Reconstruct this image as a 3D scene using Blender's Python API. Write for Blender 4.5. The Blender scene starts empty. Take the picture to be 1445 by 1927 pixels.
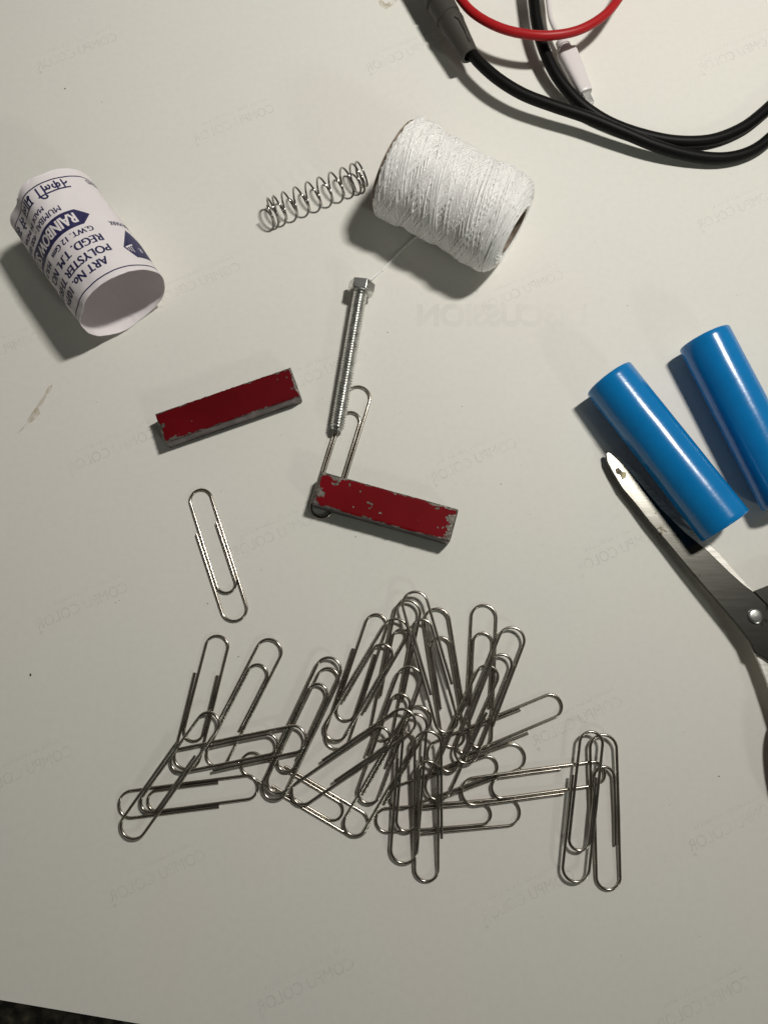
import bpy, bmesh, math, random
from mathutils import Vector, Matrix, noise
R = math.radians
MM = 0.001
scene = bpy.context.scene

# ------------------------------------------------------------------ camera
CAM_H, TILT, F_PX, CX, CY = 274.0, R(9.5), 1449.0, 722.5, 963.5
cam_data = bpy.data.cameras.new('camera')
cam = bpy.data.objects.new('camera', cam_data)
scene.collection.objects.link(cam)
scene.camera = cam
cam.location = (0, 0, CAM_H * MM)
cam.rotation_euler = (TILT, 0, 0)
cam_data.sensor_fit = 'VERTICAL'
cam_data.sensor_height = 24.0
cam_data.lens = 24.0 * F_PX / 1927.0
cam_data.clip_start = 0.01
cam_data.clip_end = 20

# ------------------------------------------------------------------ world
world = bpy.data.worlds.new('World')
scene.world = world
world.use_nodes = True
wn, wl = world.node_tree.nodes, world.node_tree.links
bg = wn['Background']
tc = wn.new('ShaderNodeTexCoord')
sep = wn.new('ShaderNodeSeparateXYZ')
wl.new(tc.outputs['Generated'], sep.inputs[0])
rz = wn.new('ShaderNodeValToRGB')           # dim room: darker overhead, paler walls
rz.color_ramp.elements[0].position = 0.0; rz.color_ramp.elements[0].color = (0.20, 0.19, 0.165, 1)
rz.color_ramp.elements[1].position = 1.0; rz.color_ramp.elements[1].color = (0.05, 0.047, 0.04, 1)
e = rz.color_ramp.elements.new(0.55); e.color = (0.16, 0.155, 0.14, 1)
wl.new(sep.outputs['Z'], rz.inputs[0])
ry = wn.new('ShaderNodeMapRange')
ry.inputs['From Min'].default_value = -1; ry.inputs['From Max'].default_value = 1
ry.inputs['To Min'].default_value = 0.35; ry.inputs['To Max'].default_value = 2.1
wl.new(sep.outputs['Y'], ry.inputs[0])
mul = wn.new('ShaderNodeVectorMath'); mul.operation = 'SCALE'
wl.new(rz.outputs[0], mul.inputs[0]); wl.new(ry.outputs[0], mul.inputs['Scale'])
wl.new(mul.outputs[0], bg.inputs[0])
bg.inputs[1].default_value = 0.40

# ------------------------------------------------------------------ lamp (one near lamp, upper right)
ld = bpy.data.lights.new('desk_lamp', 'AREA')
ld.shape = 'RECTANGLE'; ld.size = 0.038; ld.size_y = 0.072
ld.energy = 2.26
ld.spread = R(155)
ld.color = (1.0, 0.965, 0.90)
lamp = bpy.data.objects.new('desk_lamp', ld)
scene.collection.objects.link(lamp)
lamp.location = (0.235, 0.262, 0.545)
dirv = Vector((-0.05, 0.33, 0)) - Vector(lamp.location)
qt = dirv.to_track_quat('-Z', 'Y')
lamp.rotation_euler = qt.to_euler()
lamp.rotation_euler.rotate_axis('Z', R(25))

# a weak second lamp, low and far on the lower right (gives the faint second shadows)
l2 = bpy.data.lights.new('room_lamp', 'AREA'); l2.shape = 'DISK'; l2.size = 0.22; l2.energy = 2.8; l2.color = (0.93, 1.0, 0.90)
lamp2 = bpy.data.objects.new('room_lamp', l2); scene.collection.objects.link(lamp2)
lamp2.location = (1.15, -1.2, 0.98)
lamp2.rotation_euler = (Vector((0, 0, 0)) - Vector(lamp2.location)).to_track_quat('-Z', 'Y').to_euler()

vs = scene.view_settings
vs.view_transform = 'Standard'; vs.look = 'None'; vs.exposure = 0; vs.gamma = 1
vs.use_curve_mapping = False

# ------------------------------------------------------------------ helpers (millimetres in, metres out)
def P(px, py, z=0.0):
    """point at height z (mm) seen at pixel (px, py) of the photograph"""
    c = Vector((0, 0, CAM_H))
    d = (Vector((1, 0, 0)) * ((px - CX) / F_PX) - Vector((0, math.cos(TILT), math.sin(TILT))) * ((py - CY) / F_PX)
         + Vector((0, math.sin(TILT), -math.cos(TILT))))
    return c + d * ((z - CAM_H) / d.z)

def tag(o, label=None, cat=None, group=None, kind=None):
    if label: o['label'] = label
    if cat: o['category'] = cat
    if group: o['group'] = group
    if kind: o['kind'] = kind
    return o

def empty(name, loc=(0, 0, 0)):
    o = bpy.data.objects.new(name, None)
    o.empty_display_size = 0.01
    o.location = Vector(loc) * MM
    scene.collection.objects.link(o)
    return o

def mesh_obj(name, verts, faces, mat, parent=None, smooth=True, mats=None, fmat=None, origin=None):
    """verts in mm, world space; stored relative to origin / parent"""
    org = Vector(origin) if origin is not None else (Vector(parent.location) / MM if parent else Vector((0, 0, 0)))
    me = bpy.data.meshes.new(name)
    me.from_pydata([(Vector(v) - org) * MM for v in verts], [], faces)
    for m in (mats or [mat]): me.materials.append(m)
    if fmat:
        for p, i in zip(me.polygons, fmat): p.material_index = i
    if smooth:
        for p in me.polygons: p.use_smooth = True
    me.update()
    o = bpy.data.objects.new(name, me)
    scene.collection.objects.link(o)
    if parent: o.parent = parent
    elif origin is not None: o.location = org * MM
    return o

def catmull(pts, n=10):
    pts = [Vector(p) for p in pts]
    P_ = [pts[0] * 2 - pts[1]] + pts + [pts[-1] * 2 - pts[-2]]
    out = []
    for i in range(1, len(P_) - 2):
        a, b, c, d = P_[i - 1:i + 3]
        for k in range(n):
            t = k / n
            out.append(0.5 * ((2 * b) + (c - a) * t + (2 * a - 5 * b + 4 * c - d) * t * t + (3 * b - a - 3 * c + d) * t ** 3))
    out.append(pts[-1])
    return out

def tube(path, rad, sides=10, caps=True, V=None, Fc=None):
    V = [] if V is None else V; Fc = [] if Fc is None else Fc
    path = [Vector(p) for p in path]
    n = len(path); base = len(V)
    t0 = (path[1] - path[0]).normalized()
    up = Vector((0, 0, 1)) if abs(t0.z) < 0.9 else Vector((1, 0, 0))
    nrm = (up - t0 * up.dot(t0)).normalized()
    for i in range(n):
        t = (path[min(i + 1, n - 1)] - path[max(i - 1, 0)]).normalized()
        nrm = (nrm - t * nrm.dot(t)).normalized()
        b = t.cross(nrm)
        r = rad[i] if isinstance(rad, (list, tuple)) else rad
        for k in range(sides):
            a = 2 * math.pi * k / sides
            V.append(path[i] + (nrm * math.cos(a) + b * math.sin(a)) * r)
    for i in range(n - 1):
        for k in range(sides):
            k2 = (k + 1) % sides
            Fc.append((base + i * sides + k, base + i * sides + k2, base + (i + 1) * sides + k2, base + (i + 1) * sides + k))
    if caps:
        Fc.append(tuple(base + k for k in range(sides))[::-1])
        Fc.append(tuple(base + (n - 1) * sides + k for k in range(sides)))
    return V, Fc

def frame_of(a, b):
    e = (Vector(b) - Vector(a)).normalized()
    s = e.cross(Vector((0, 0, 1)) if abs(e.z) < 0.99 else Vector((0, 1, 0))).normalized()
    u = s.cross(e).normalized()
    return e, s, u

def lathe(a, b, prof, seg=48, closed=False, V=None, Fc=None, wob=None):
    """prof: list of (distance along a->b, radius)"""
    V = [] if V is None else V; Fc = [] if Fc is None else Fc
    e, s, u = frame_of(a, b); base = len(V); a = Vector(a)
    for j, (l, r) in enumerate(prof):
        for k in range(seg):
            t = 2 * math.pi * k / seg
            rr = r + (wob(l, t) if wob else 0)
            V.append(a + e * l + (u * math.cos(t) + s * math.sin(t)) * rr)
    m = len(prof)
    for j in range(m if closed else m - 1):
        j2 = (j + 1) % m
        for k in range(seg):
            k2 = (k + 1) % seg
            Fc.append((base + j * seg + k, base + j2 * seg + k, base + j2 * seg + k2, base + j * seg + k2))
    return V, Fc

def fix_normals(o):
    bm = bmesh.new(); bm.from_mesh(o.data)
    bmesh.ops.recalc_face_normals(bm, faces=bm.faces)
    bm.to_mesh(o.data); bm.free()

def sharp(o, ang=35):
    for p in o.data.polygons: p.use_smooth = True
    o.data.set_sharp_from_angle(angle=R(ang))

def bevel(o, w, seg=2):
    m = o.modifiers.new('bevel', 'BEVEL'); m.width = w * MM; m.segments = seg; m.limit_method = 'ANGLE'; m.angle_limit = R(40)

# ------------------------------------------------------------------ materials
def mat(name, col, rough=0.5, metal=0.0, spec=0.5, **kw):
    m = bpy.data.materials.new(name); m.use_nodes = True
    b = m.node_tree.nodes['Principled BSDF']
    b.inputs['Base Color'].default_value = (*col, 1)
    b.inputs['Roughness'].default_value = rough
    b.inputs['Metallic'].default_value = metal
    b.inputs['Specular IOR Level'].default_value = spec
    for k, v in kw.items(): b.inputs[k.replace('_', ' ')].default_value = v
    return m

def nd(m, t, **kw):
    n = m.node_tree.nodes.new(t)
    for k, v in kw.items(): setattr(n, k, v)
    return n

def lk(m, a, b): m.node_tree.links.new(a, b)

def noise_tex(m, scale, detail=3, rough=0.5, coord='Object', vec=None, dist=0.0):
    t = nd(m, 'ShaderNodeTexNoise')
    t.inputs['Scale'].default_value = scale; t.inputs['Detail'].default_value = detail
    t.inputs['Roughness'].default_value = rough; t.inputs['Distortion'].default_value = dist
    if vec is None:
        c = nd(m, 'ShaderNodeTexCoord'); vec = c.outputs[coord]
    lk(m, vec, t.inputs['Vector'])
    return t

def ramp(m, src, stops):
    r = nd(m, 'ShaderNodeValToRGB')
    el = r.color_ramp.elements
    el[0].position, el[0].color = stops[0][0], (*stops[0][1], 1)
    el[1].position, el[1].color = stops[-1][0], (*stops[-1][1], 1)
    for p, c in stops[1:-1]:
        x = el.new(p); x.color = (*c, 1)
    lk(m, src, r.inputs[0])
    return r

def bump(m, src, strength, dist):
    b = nd(m, 'ShaderNodeBump')
    b.inputs['Strength'].default_value = strength; b.inputs['Distance'].default_value = dist
    lk(m, src, b.inputs['Height'])
    lk(m, b.outputs[0], m.node_tree.nodes['Principled BSDF'].inputs['Normal'])
    return b

def bsdf(m): return m.node_tree.nodes['Principled BSDF']
def g(v): return (v, v, v)

# white glossy sheet
M_sheet = mat('glossy_white_sheet', (0.74, 0.74, 0.69), 0.5, spec=0.16)
n1 = noise_tex(M_sheet, 9, 3)
r1 = ramp(M_sheet, n1.outputs[0], [(0.3, (0.765, 0.768, 0.712)), (0.5, (0.780, 0.768, 0.715)), (0.7, (0.795, 0.762, 0.722))])
n1b = noise_tex(M_sheet, 420, 4, 0.6)
r1b = ramp(M_sheet, n1b.outputs[0], [(0.25, g(0.965)), (0.6, g(1.0))])
mx = nd(M_sheet, 'ShaderNodeMix', data_type='RGBA', blend_type='MULTIPLY'); mx.inputs[0].default_value = 1
lk(M_sheet, r1.outputs[0], mx.inputs[6]); lk(M_sheet, r1b.outputs[0], mx.inputs[7])
lk(M_sheet, mx.outputs[2], bsdf(M_sheet).inputs['Base Color'])
n1c = noise_tex(M_sheet, 60, 3)
rr = nd(M_sheet, 'ShaderNodeMapRange'); rr.inputs['To Min'].default_value = 0.46; rr.inputs['To Max'].default_value = 0.58
lk(M_sheet, n1c.outputs[0], rr.inputs[0]); lk(M_sheet, rr.outputs[0], bsdf(M_sheet).inputs['Roughness'])
n1d = noise_tex(M_sheet, 14, 2)
bump(M_sheet, n1d.outputs[0], 0.35, 0.0012)

M_table = mat('dark_speckled_stone', (0.012, 0.011, 0.009), 0.35)
n2 = noise_tex(M_table, 260, 4)
lk(M_table, ramp(M_table, n2.outputs[0], [(0.45, (0.006, 0.006, 0.005)), (0.62, (0.03, 0.026, 0.018)), (0.75, (0.07, 0.06, 0.04))]).outputs[0], bsdf(M_table).inputs['Base Color'])

# print showing through from the back of the sheet
M_ghost = bpy.data.materials.new('print_through_ink'); M_ghost.use_nodes = True
nt = M_ghost.node_tree
tr = nd(M_ghost, 'ShaderNodeBsdfTransparent'); ms = nd(M_ghost, 'ShaderNodeMixShader')
b = bsdf(M_ghost); b.inputs['Base Color'].default_value = (0.42, 0.42, 0.40, 1); b.inputs['Roughness'].default_value = 0.3
gn = noise_tex(M_ghost, 110, 3, 0.6)
gr = nd(M_ghost, 'ShaderNodeMapRange'); gr.inputs['From Min'].default_value = 0.38; gr.inputs['From Max'].default_value = 0.68
gr.inputs['To Min'].default_value = 0.03; gr.inputs['To Max'].default_value = 0.13
lk(M_ghost, gn.outputs[0], gr.inputs[0]); lk(M_ghost, gr.outputs[0], ms.inputs[0])
lk(M_ghost, tr.outputs[0], ms.inputs[1]); lk(M_ghost, b.outputs[0], ms.inputs[2])
lk(M_ghost, ms.outputs[0], nt.nodes['Material Output'].inputs[0])

# nickel wire
M_clip = mat('nickel_wire', (0.50, 0.455, 0.385), 0.2, 1.0)
n3 = noise_tex(M_clip, 90, 3)
lk(M_clip, ramp(M_clip, n3.outputs[0], [(0.3, (0.38, 0.35, 0.30)), (0.7, (0.54, 0.505, 0.45))]).outputs[0], bsdf(M_clip).inputs['Base Color'])
r3 = nd(M_clip, 'ShaderNodeMapRange'); r3.inputs['To Min'].default_value = 0.18; r3.inputs['To Max'].default_value = 0.27
lk(M_clip, n3.outputs[0], r3.inputs[0]); lk(M_clip, r3.outputs[0], bsdf(M_clip).inputs['Roughness'])
M_spring = mat('spring_steel', (0.40, 0.385, 0.36), 0.16, 1.0)
M_zinc = mat('zinc_plate', (0.72, 0.72, 0.70), 0.3, 1.0)
nz = noise_tex(M_zinc, 500, 4)
lk(M_zinc, ramp(M_zinc, nz.outputs[0], [(0.3, (0.50, 0.50, 0.48)), (0.6, (0.76, 0.76, 0.74))]).outputs[0], bsdf(M_zinc).inputs['Base Color'])
bump(M_zinc, nz.outputs[0], 0.15, 0.0002)

# worn red paint over grey steel: chips gather near the edges (vertex attribute "edge")
def worn_paint(name, thr, seed, flake=0.74, red=0.19):
    m = mat(name, (0.3, 0, 0), 0.55, spec=0.08)
    at = nd(m, 'ShaderNodeAttribute'); at.attribute_name = 'edge'
    tcx = nd(m, 'ShaderNodeTexCoord')
    mp = nd(m, 'ShaderNodeMapping'); mp.inputs['Location'].default_value = (seed, seed * 1.7, 0)
    lk(m, tcx.outputs['Object'], mp.inputs[0])
    a = noise_tex(m, 260, 4, 0.6, vec=mp.outputs[0], dist=0.4)
    big = noise_tex(m, 70, 2, 0.5, vec=mp.outputs[0])
    s1 = nd(m, 'ShaderNodeMath', operation='MULTIPLY_ADD'); s1.inputs[1].default_value = 1.3
    lk(m, a.outputs[0], s1.inputs[0])
    s0 = nd(m, 'ShaderNodeMath', operation='MULTIPLY'); s0.inputs[1].default_value = 1.0
    lk(m, big.outputs[0], s0.inputs[0]); lk(m, s0.outputs[0], s1.inputs[2])
    s2 = nd(m, 'ShaderNodeMath', operation='MULTIPLY_ADD'); s2.inputs[1].default_value = 0.42
    lk(m, at.outputs['Fac'], s2.inputs[0]); lk(m, s1.outputs[0], s2.inputs[2])
    rp = nd(m, 'ShaderNodeMapRange'); rp.inputs['From Min'].default_value = thr; rp.inputs['From Max'].default_value = thr + 0.012
    lk(m, s2.outputs[0], rp.inputs[0])
    # separate small flakes knocked out of the paint, more of them towards the ends
    fl = noise_tex(m, 330, 2, 0.5, vec=mp.outputs[0])
    fl2 = nd(m, 'ShaderNodeMath', operation='MULTIPLY_ADD'); fl2.inputs[1].default_value = 0.22
    lk(m, at.outputs['Fac'], fl2.inputs[0]); lk(m, fl.outputs[0], fl2.inputs[2])
    rp2 = nd(m, 'ShaderNodeMapRange'); rp2.inputs['From Min'].default_value = flake; rp2.inputs['From Max'].default_value = flake + 0.012
    lk(m, fl2.outputs[0], rp2.inputs[0])
    rpm = nd(m, 'ShaderNodeMath', operation='MAXIMUM')
    lk(m, rp.outputs[0], rpm.inputs[0]); lk(m, rp2.outputs[0], rpm.inputs[1])
    rp = rpm
    fine = noise_tex(m, 900, 4, 0.7, vec=mp.outputs[0])
    steel = ramp(m, fine.outputs[0], [(0.3, (0.05, 0.045, 0.038)), (0.55, (0.17, 0.155, 0.135)), (0.75, (0.32, 0.30, 0.27))])
    paint = ramp(m, big.outputs[0], [(0.3, (red * 0.8, 0.0012, 0.003)), (0.7, (red, 0.002, 0.006))])
    mxx = nd(m, 'ShaderNodeMix', data_type='RGBA')
    lk(m, rp.outputs[0], mxx.inputs[0]); lk(m, paint.outputs[0], mxx.inputs[6]); lk(m, steel.outputs[0], mxx.inputs[7])
    lk(m, mxx.outputs[2], bsdf(m).inputs['Base Color'])
    mt = nd(m, 'ShaderNodeMath', operation='MULTIPLY'); mt.inputs[1].default_value = 0.55
    lk(m, rp.outputs[0], mt.inputs[0]); lk(m, mt.outputs[0], bsdf(m).inputs['Metallic'])
    hh = nd(m, 'ShaderNodeMath', operation='MULTIPLY_ADD'); hh.inputs[1].default_value = -1.0
    lk(m, rp.outputs[0], hh.inputs[0])
    f2 = nd(m, 'ShaderNodeMath', operation='MULTIPLY'); f2.inputs[1].default_value = 0.5
    f3 = nd(m, 'ShaderNodeMath', operation='MULTIPLY')
    lk(m, fine.outputs[0], f3.inputs[0]); lk(m, rp.outputs[0], f3.inputs[1]); lk(m, f3.outputs[0], f2.inputs[0]); lk(m, f2.outputs[0], hh.inputs[2])
    bump(m, hh.outputs[0], 0.7, 0.00025)
    return m
M_steel_side = mat('magnet_side_steel', (0.09, 0.08, 0.08), 0.38, 0.75)
n5 = noise_tex(M_steel_side, 200, 5)
lk(M_steel_side, ramp(M_steel_side, n5.outputs[0], [(0.3, (0.05, 0.045, 0.042)), (0.55, (0.12, 0.095, 0.098)), (0.7, (0.22, 0.20, 0.19))]).outputs[0], bsdf(M_steel_side).inputs['Base Color'])

M_paper = mat('label_paper', (0.80, 0.755, 0.78), 0.55, spec=0.4)
np_ = noise_tex(M_paper, 55, 4, 0.6)
lk(M_paper, ramp(M_paper, np_.outputs[0], [(0.3, (0.87, 0.815, 0.84)), (0.7, (0.91, 0.86, 0.875))]).outputs[0], bsdf(M_paper).inputs['Base Color'])
bump(M_paper, np_.outputs[0], 0.35, 0.0008)
tl_ = nd(M_paper, 'ShaderNodeBsdfTranslucent'); tl_.inputs[0].default_value = (0.85, 0.80, 0.82, 1)
pm_ = nd(M_paper, 'ShaderNodeMixShader'); pm_.inputs[0].default_value = 0.12
lk(M_paper, bsdf(M_paper).outputs[0], pm_.inputs[1]); lk(M_paper, tl_.outputs[0], pm_.inputs[2])
lk(M_paper, pm_.outputs[0], M_paper.node_tree.nodes['Material Output'].inputs[0])
M_ink = mat('blue_ink', (0.028, 0.026, 0.13), 0.5)
ni = noise_tex(M_ink, 900, 2)
lk(M_ink, ramp(M_ink, ni.outputs[0], [(0.3, (0.012, 0.011, 0.062)), (0.75, (0.032, 0.029, 0.12))]).outputs[0], bsdf(M_ink).inputs['Base Color'])

M_thread = mat('white_polyester_thread', (0.94, 0.935, 0.92), 0.38, spec=0.6, Sheen_Weight=0.4, Subsurface_Weight=0.25, Subsurface_Scale=0.0006)
bsdf_t = M_thread.node_tree.nodes['Principled BSDF']; bsdf_t.inputs['Subsurface Radius'].default_value = (1, 1, 1)
nth = noise_tex(M_thread, 2500, 2)
bump(M_thread, nth.outputs[0], 0.3, 0.0002)
M_card = mat('brown_card', (0.20, 0.15, 0.11), 0.6)
ncd = noise_tex(M_card, 300, 4)
lk(M_card, ramp(M_card, ncd.outputs[0], [(0.3, (0.12, 0.09, 0.065)), (0.7, (0.30, 0.24, 0.18))]).outputs[0], bsdf(M_card).inputs['Base Color'])

M_blue = mat('blue_cell_wrap', (0.008, 0.165, 0.46), 0.22, spec=0.55)
nb = noise_tex(M_blue, 130, 5, 0.7)
lk(M_blue, ramp(M_blue, nb.outputs[0], [(0.27, (0.003, 0.105, 0.30)), (0.36, (0.003, 0.19, 0.50)), (0.8, (0.004, 0.215, 0.56))]).outputs[0], bsdf(M_blue).inputs['Base Color'])
nb2 = noise_tex(M_blue, 900, 3)
rb = nd(M_blue, 'ShaderNodeMapRange'); rb.inputs['To Min'].default_value = 0.14; rb.inputs['To Max'].default_value = 0.27
lk(M_blue, nb2.outputs[0], rb.inputs[0]); lk(M_blue, rb.outputs[0], bsdf(M_blue).inputs['Roughness'])
bump(M_blue, nb.outputs[0], 0.12, 0.0004)
M_term = mat('cell_terminal', (0.5, 0.5, 0.48), 0.3, 1.0)

M_blade = mat('brushed_blade_steel', (0.33, 0.33, 0.32), 0.27, 1.0)
tb = nd(M_blade, 'ShaderNodeTexCoord'); mb = nd(M_blade, 'ShaderNodeMapping')
mb.inputs['Rotation'].default_value = (0, 0, R(47)); mb.inputs['Scale'].default_value = (60, 500, 60)
lk(M_blade, tb.outputs['Object'], mb.inputs[0])
nbl = noise_tex(M_blade, 1.0, 4, 0.6, vec=mb.outputs[0])
spot = noise_tex(M_blade, 190, 4, 0.65)
bl = ramp(M_blade, nbl.outputs[0], [(0.3, (0.082, 0.080, 0.070)), (0.7, (0.105, 0.102, 0.092))])
sp = ramp(M_blade, spot.outputs[0], [(0.30, (0.25, 0.18, 0.10)), (0.38, g(1.0))])
mxb = nd(M_blade, 'ShaderNodeMix', data_type='RGBA', blend_type='MULTIPLY'); mxb.inputs[0].default_value = 1
lk(M_blade, bl.outputs[0], mxb.inputs[6]); lk(M_blade, sp.outputs[0], mxb.inputs[7]); lk(M_blade, mxb.outputs[2], bsdf(M_blade).inputs['Base Color'])
bump(M_blade, nbl.outputs[0], 0.15, 0.0001)
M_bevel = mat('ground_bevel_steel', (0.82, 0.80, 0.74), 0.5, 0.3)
tb2 = nd(M_bevel, 'ShaderNodeTexCoord'); mb2 = nd(M_bevel, 'ShaderNodeMapping')
mb2.inputs['Rotation'].default_value = (0, 0, R(-25)); mb2.inputs['Scale'].default_value = (60, 1500, 60)
lk(M_bevel, tb2.outputs['Object'], mb2.inputs[0])
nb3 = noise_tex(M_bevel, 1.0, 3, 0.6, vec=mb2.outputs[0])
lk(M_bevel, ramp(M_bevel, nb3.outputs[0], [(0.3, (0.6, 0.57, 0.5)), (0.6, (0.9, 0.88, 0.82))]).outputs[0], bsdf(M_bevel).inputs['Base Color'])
M_handle = mat('brown_plastic', (0.10, 0.022, 0.012), 0.4)
M_rust = mat('rust_glue', (0.35, 0.28, 0.13), 0.6)
nr = noise_tex(M_rust, 500, 3)
lk(M_rust, ramp(M_rust, nr.outputs[0], [(0.42, (0.06, 0.045, 0.02)), (0.55, (0.55, 0.48, 0.27))]).outputs[0], bsdf(M_rust).inputs['Base Color'])
M_crumb = mat('dark_crumb', (0.02, 0.018, 0.015), 0.7)

M_black = mat('black_rubber', (0.0045, 0.0045, 0.0042), 0.48, spec=0.13)
M_red = mat('red_rubber', (0.40, 0.011, 0.014), 0.42, spec=0.3)
M_grey = mat('dark_grey_plastic', (0.055, 0.050, 0.044), 0.5, spec=0.3)
M_white = mat('white_plastic', (0.72, 0.68, 0.68), 0.38)
for mm_, sc in ((M_black, 700), (M_red, 500), (M_grey, 600), (M_white, 300)):
    q = noise_tex(mm_, sc, 3)
    bump(mm_, q.outputs[0], 0.12, 0.0002)

# ------------------------------------------------------------------ setting: table and the white sheet on it
def slab(name, poly, z0, z1, m, parent=None, smooth=False, origin=None):
    n = len(poly)
    V = [(p[0], p[1], z0) for p in poly] + [(p[0], p[1], z1) for p in poly]
    Fc = [tuple(range(n))[::-1], tuple(range(n, 2 * n))] + [(i, (i + 1) % n, n + (i + 1) % n, n + i) for i in range(n)]
    o = mesh_obj(name, V, Fc, m, parent, smooth, origin=origin)
    fix_normals(o)
    return o

t = slab('table_top', [(-900, -700), (900, -700), (900, 900), (-900, 900)], -25, -0.9, M_table)
tag(t, 'dark speckled table showing only in the bottom left corner', 'table', kind='structure')

e0, e1 = P(0, 1882), P(262, 1927)
d = (e1 - e0).normalized()
pA, pB = e0 - d * 420, e1 + d * 560
nrm_ = Vector((-d.y, d.x, 0))
sheet = slab('poster_sheet', [tuple(pA)[:2], tuple(pB)[:2], tuple(pB + nrm_ * 800)[:2], tuple(pA + nrm_ * 800)[:2]], -0.5, 0, M_sheet)
tag(sheet, 'large white sheet lying under all the small objects, faint mirrored print showing through', 'sheet')
bevel(sheet, 0.12)

# ------------------------------------------------------------------ lettering
def text_mesh(txt, bold=0.0, subdiv=False):
    """returns (verts, faces, width, cap height 1) of filled text, cap height normalised to 1"""
    cu = bpy.data.curves.new('txt', 'FONT'); cu.body = txt; cu.size = 1.0; cu.offset = bold; cu.resolution_u = 4
    ob = bpy.data.objects.new('txt', cu); scene.collection.objects.link(ob)
    bpy.context.view_layer.update()
    dg = bpy.context.evaluated_depsgraph_get()
    me = bpy.data.meshes.new_from_object(ob.evaluated_get(dg))
    bpy.data.objects.remove(ob); bpy.data.curves.remove(cu)
    V = [v.co.copy() for v in me.vertices]; Fc = [tuple(p.vertices) for p in me.polygons]
    bpy.data.meshes.remove(me)
    return V, Fc

def place_text(txt, x0, y0, w, h, bold=0.0, caph=0.70):
    """text fitted in width w, with cap height h, lower left at (x0, y0): flat verts"""
    V, Fc = text_mesh(txt, bold)
    if not V: return [], []
    mnx = min(v.x for v in V); mxx = max(v.x for v in V)
    sx = w / (mxx - mnx); sy = h / caph
    return [Vector((x0 + (v.x - mnx) * sx, y0 + v.y * sy, 0)) for v in V], Fc

def join(parts):
    V, Fc = [], []
    for v, f in parts:
        b_ = len(V); V += v; Fc += [tuple(i + b_ for i in q) for q in f]
    return V, Fc

random.seed(5)
ghost = [((800, 85), (725, 118)), ((500, 205), (380, 262)), ((195, 72), (95, 125)), ((1425, 82), (1345, 122)),
         ((425, 508), (322, 560)), ((1068, 515), (897, 582)), ((258, 828), (165, 870)), ((660, 678), (560, 724)),
         ((1432, 378), (1340, 412)), ((976, 828), (806, 908)), ((590, 975), (450, 1040)), ((240, 1118), (70, 1166)),
         ((1172, 1325), (1000, 1392)), ((125, 1425), (-30, 1480)), ((378, 1618), (215, 1682)), ((1080, 1655), (905, 1722)),
         ((1450, 1528), (1310, 1582)), ((655, 1822), (495, 1890)), ((1400, 1860), (1250, 1920)), ((1245, 1010), (1085, 1062)), ((60, 640), (-70, 690))]
gp = []
base_txt = place_text('COMPU COLOR', 0, 0, 34, 3.9)
for (r_, l_) in ghost:
    a, b_ = P(*r_), P(*l_)
    dx = Vector((-math.cos(R(24)), -math.sin(R(24)), 0)); dy = Vector((-math.sin(R(24)), math.cos(R(24)), 0))
    o_ = (a + b_) / 2 - dx * 17 - dy * 1.5
    V = [o_ + dx * v.x + dy * v.y + Vector((0, 0, 0.02)) for v in base_txt[0]]
    gp.append((V, base_txt[1]))
    # the small illegible line above: short strokes
    x = 1.0
    while x < 29:
        w_ = random.uniform(0.25, 0.9); h_ = random.uniform(0.7, 1.5)
        q = [(x, 6.0), (x + 0.22, 6.0), (x + 0.22, 6.0 + h_), (x, 6.0 + h_)]
        q2 = [(x, 6.0), (x + w_, 6.0), (x + w_, 6.2), (x, 6.2)]
        gp.append(([o_ + dx * X + dy * Y + Vector((0, 0, 0.02)) for X, Y in q], [(0, 1, 2, 3)]))
        gp.append(([o_ + dx * X + dy * Y + Vector((0, 0, 0.024)) for X, Y in q2], [(0, 1, 2, 3)]))
        x += w_ + random.choice([0.2, 0.3, 0.3, 0.9])
    q = [(33.2 + 0.7 * math.cos(k * math.pi / 4), -1.2 + 0.7 * math.sin(k * math.pi / 4)) for k in range(8)]
    gp.append(([o_ + dx * X + dy * Y + Vector((0, 0, 0.02)) for X, Y in q], [tuple(range(8))]))
V, Fc = join(gp)
o = mesh_obj('printed_lettering', V, Fc, M_ghost, sheet, smooth=False)
o['label'] = 'faint mirrored grey print repeating in slanted lines'

# large heading and text lines of the back print, mirrored and much fainter
M_ghost2 = M_ghost.copy(); M_ghost2.name = 'print_through_large'
for n_ in M_ghost2.node_tree.nodes:
    if n_.type == 'MAP_RANGE': n_.inputs['To Min'].default_value = 0.012; n_.inputs['To Max'].default_value = 0.075
    if n_.type == 'TEX_NOISE': n_.inputs['Scale'].default_value = 45
gp = []
def mirror_line(V, Fc, px, py):
    o_ = P(px, py)
    gp.append(([o_ + Vector((-v.x, v.y, 0.012)) for v in V], Fc))
mirror_line(*place_text('DISCUSSION', 0, 0, 64, 8.2, 0.045), 1105, 612)
V, Fc = join(gp)
o = mesh_obj('printed_heading', V, Fc, M_ghost2, sheet, smooth=False)
o['label'] = 'very faint large mirrored heading'

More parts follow.
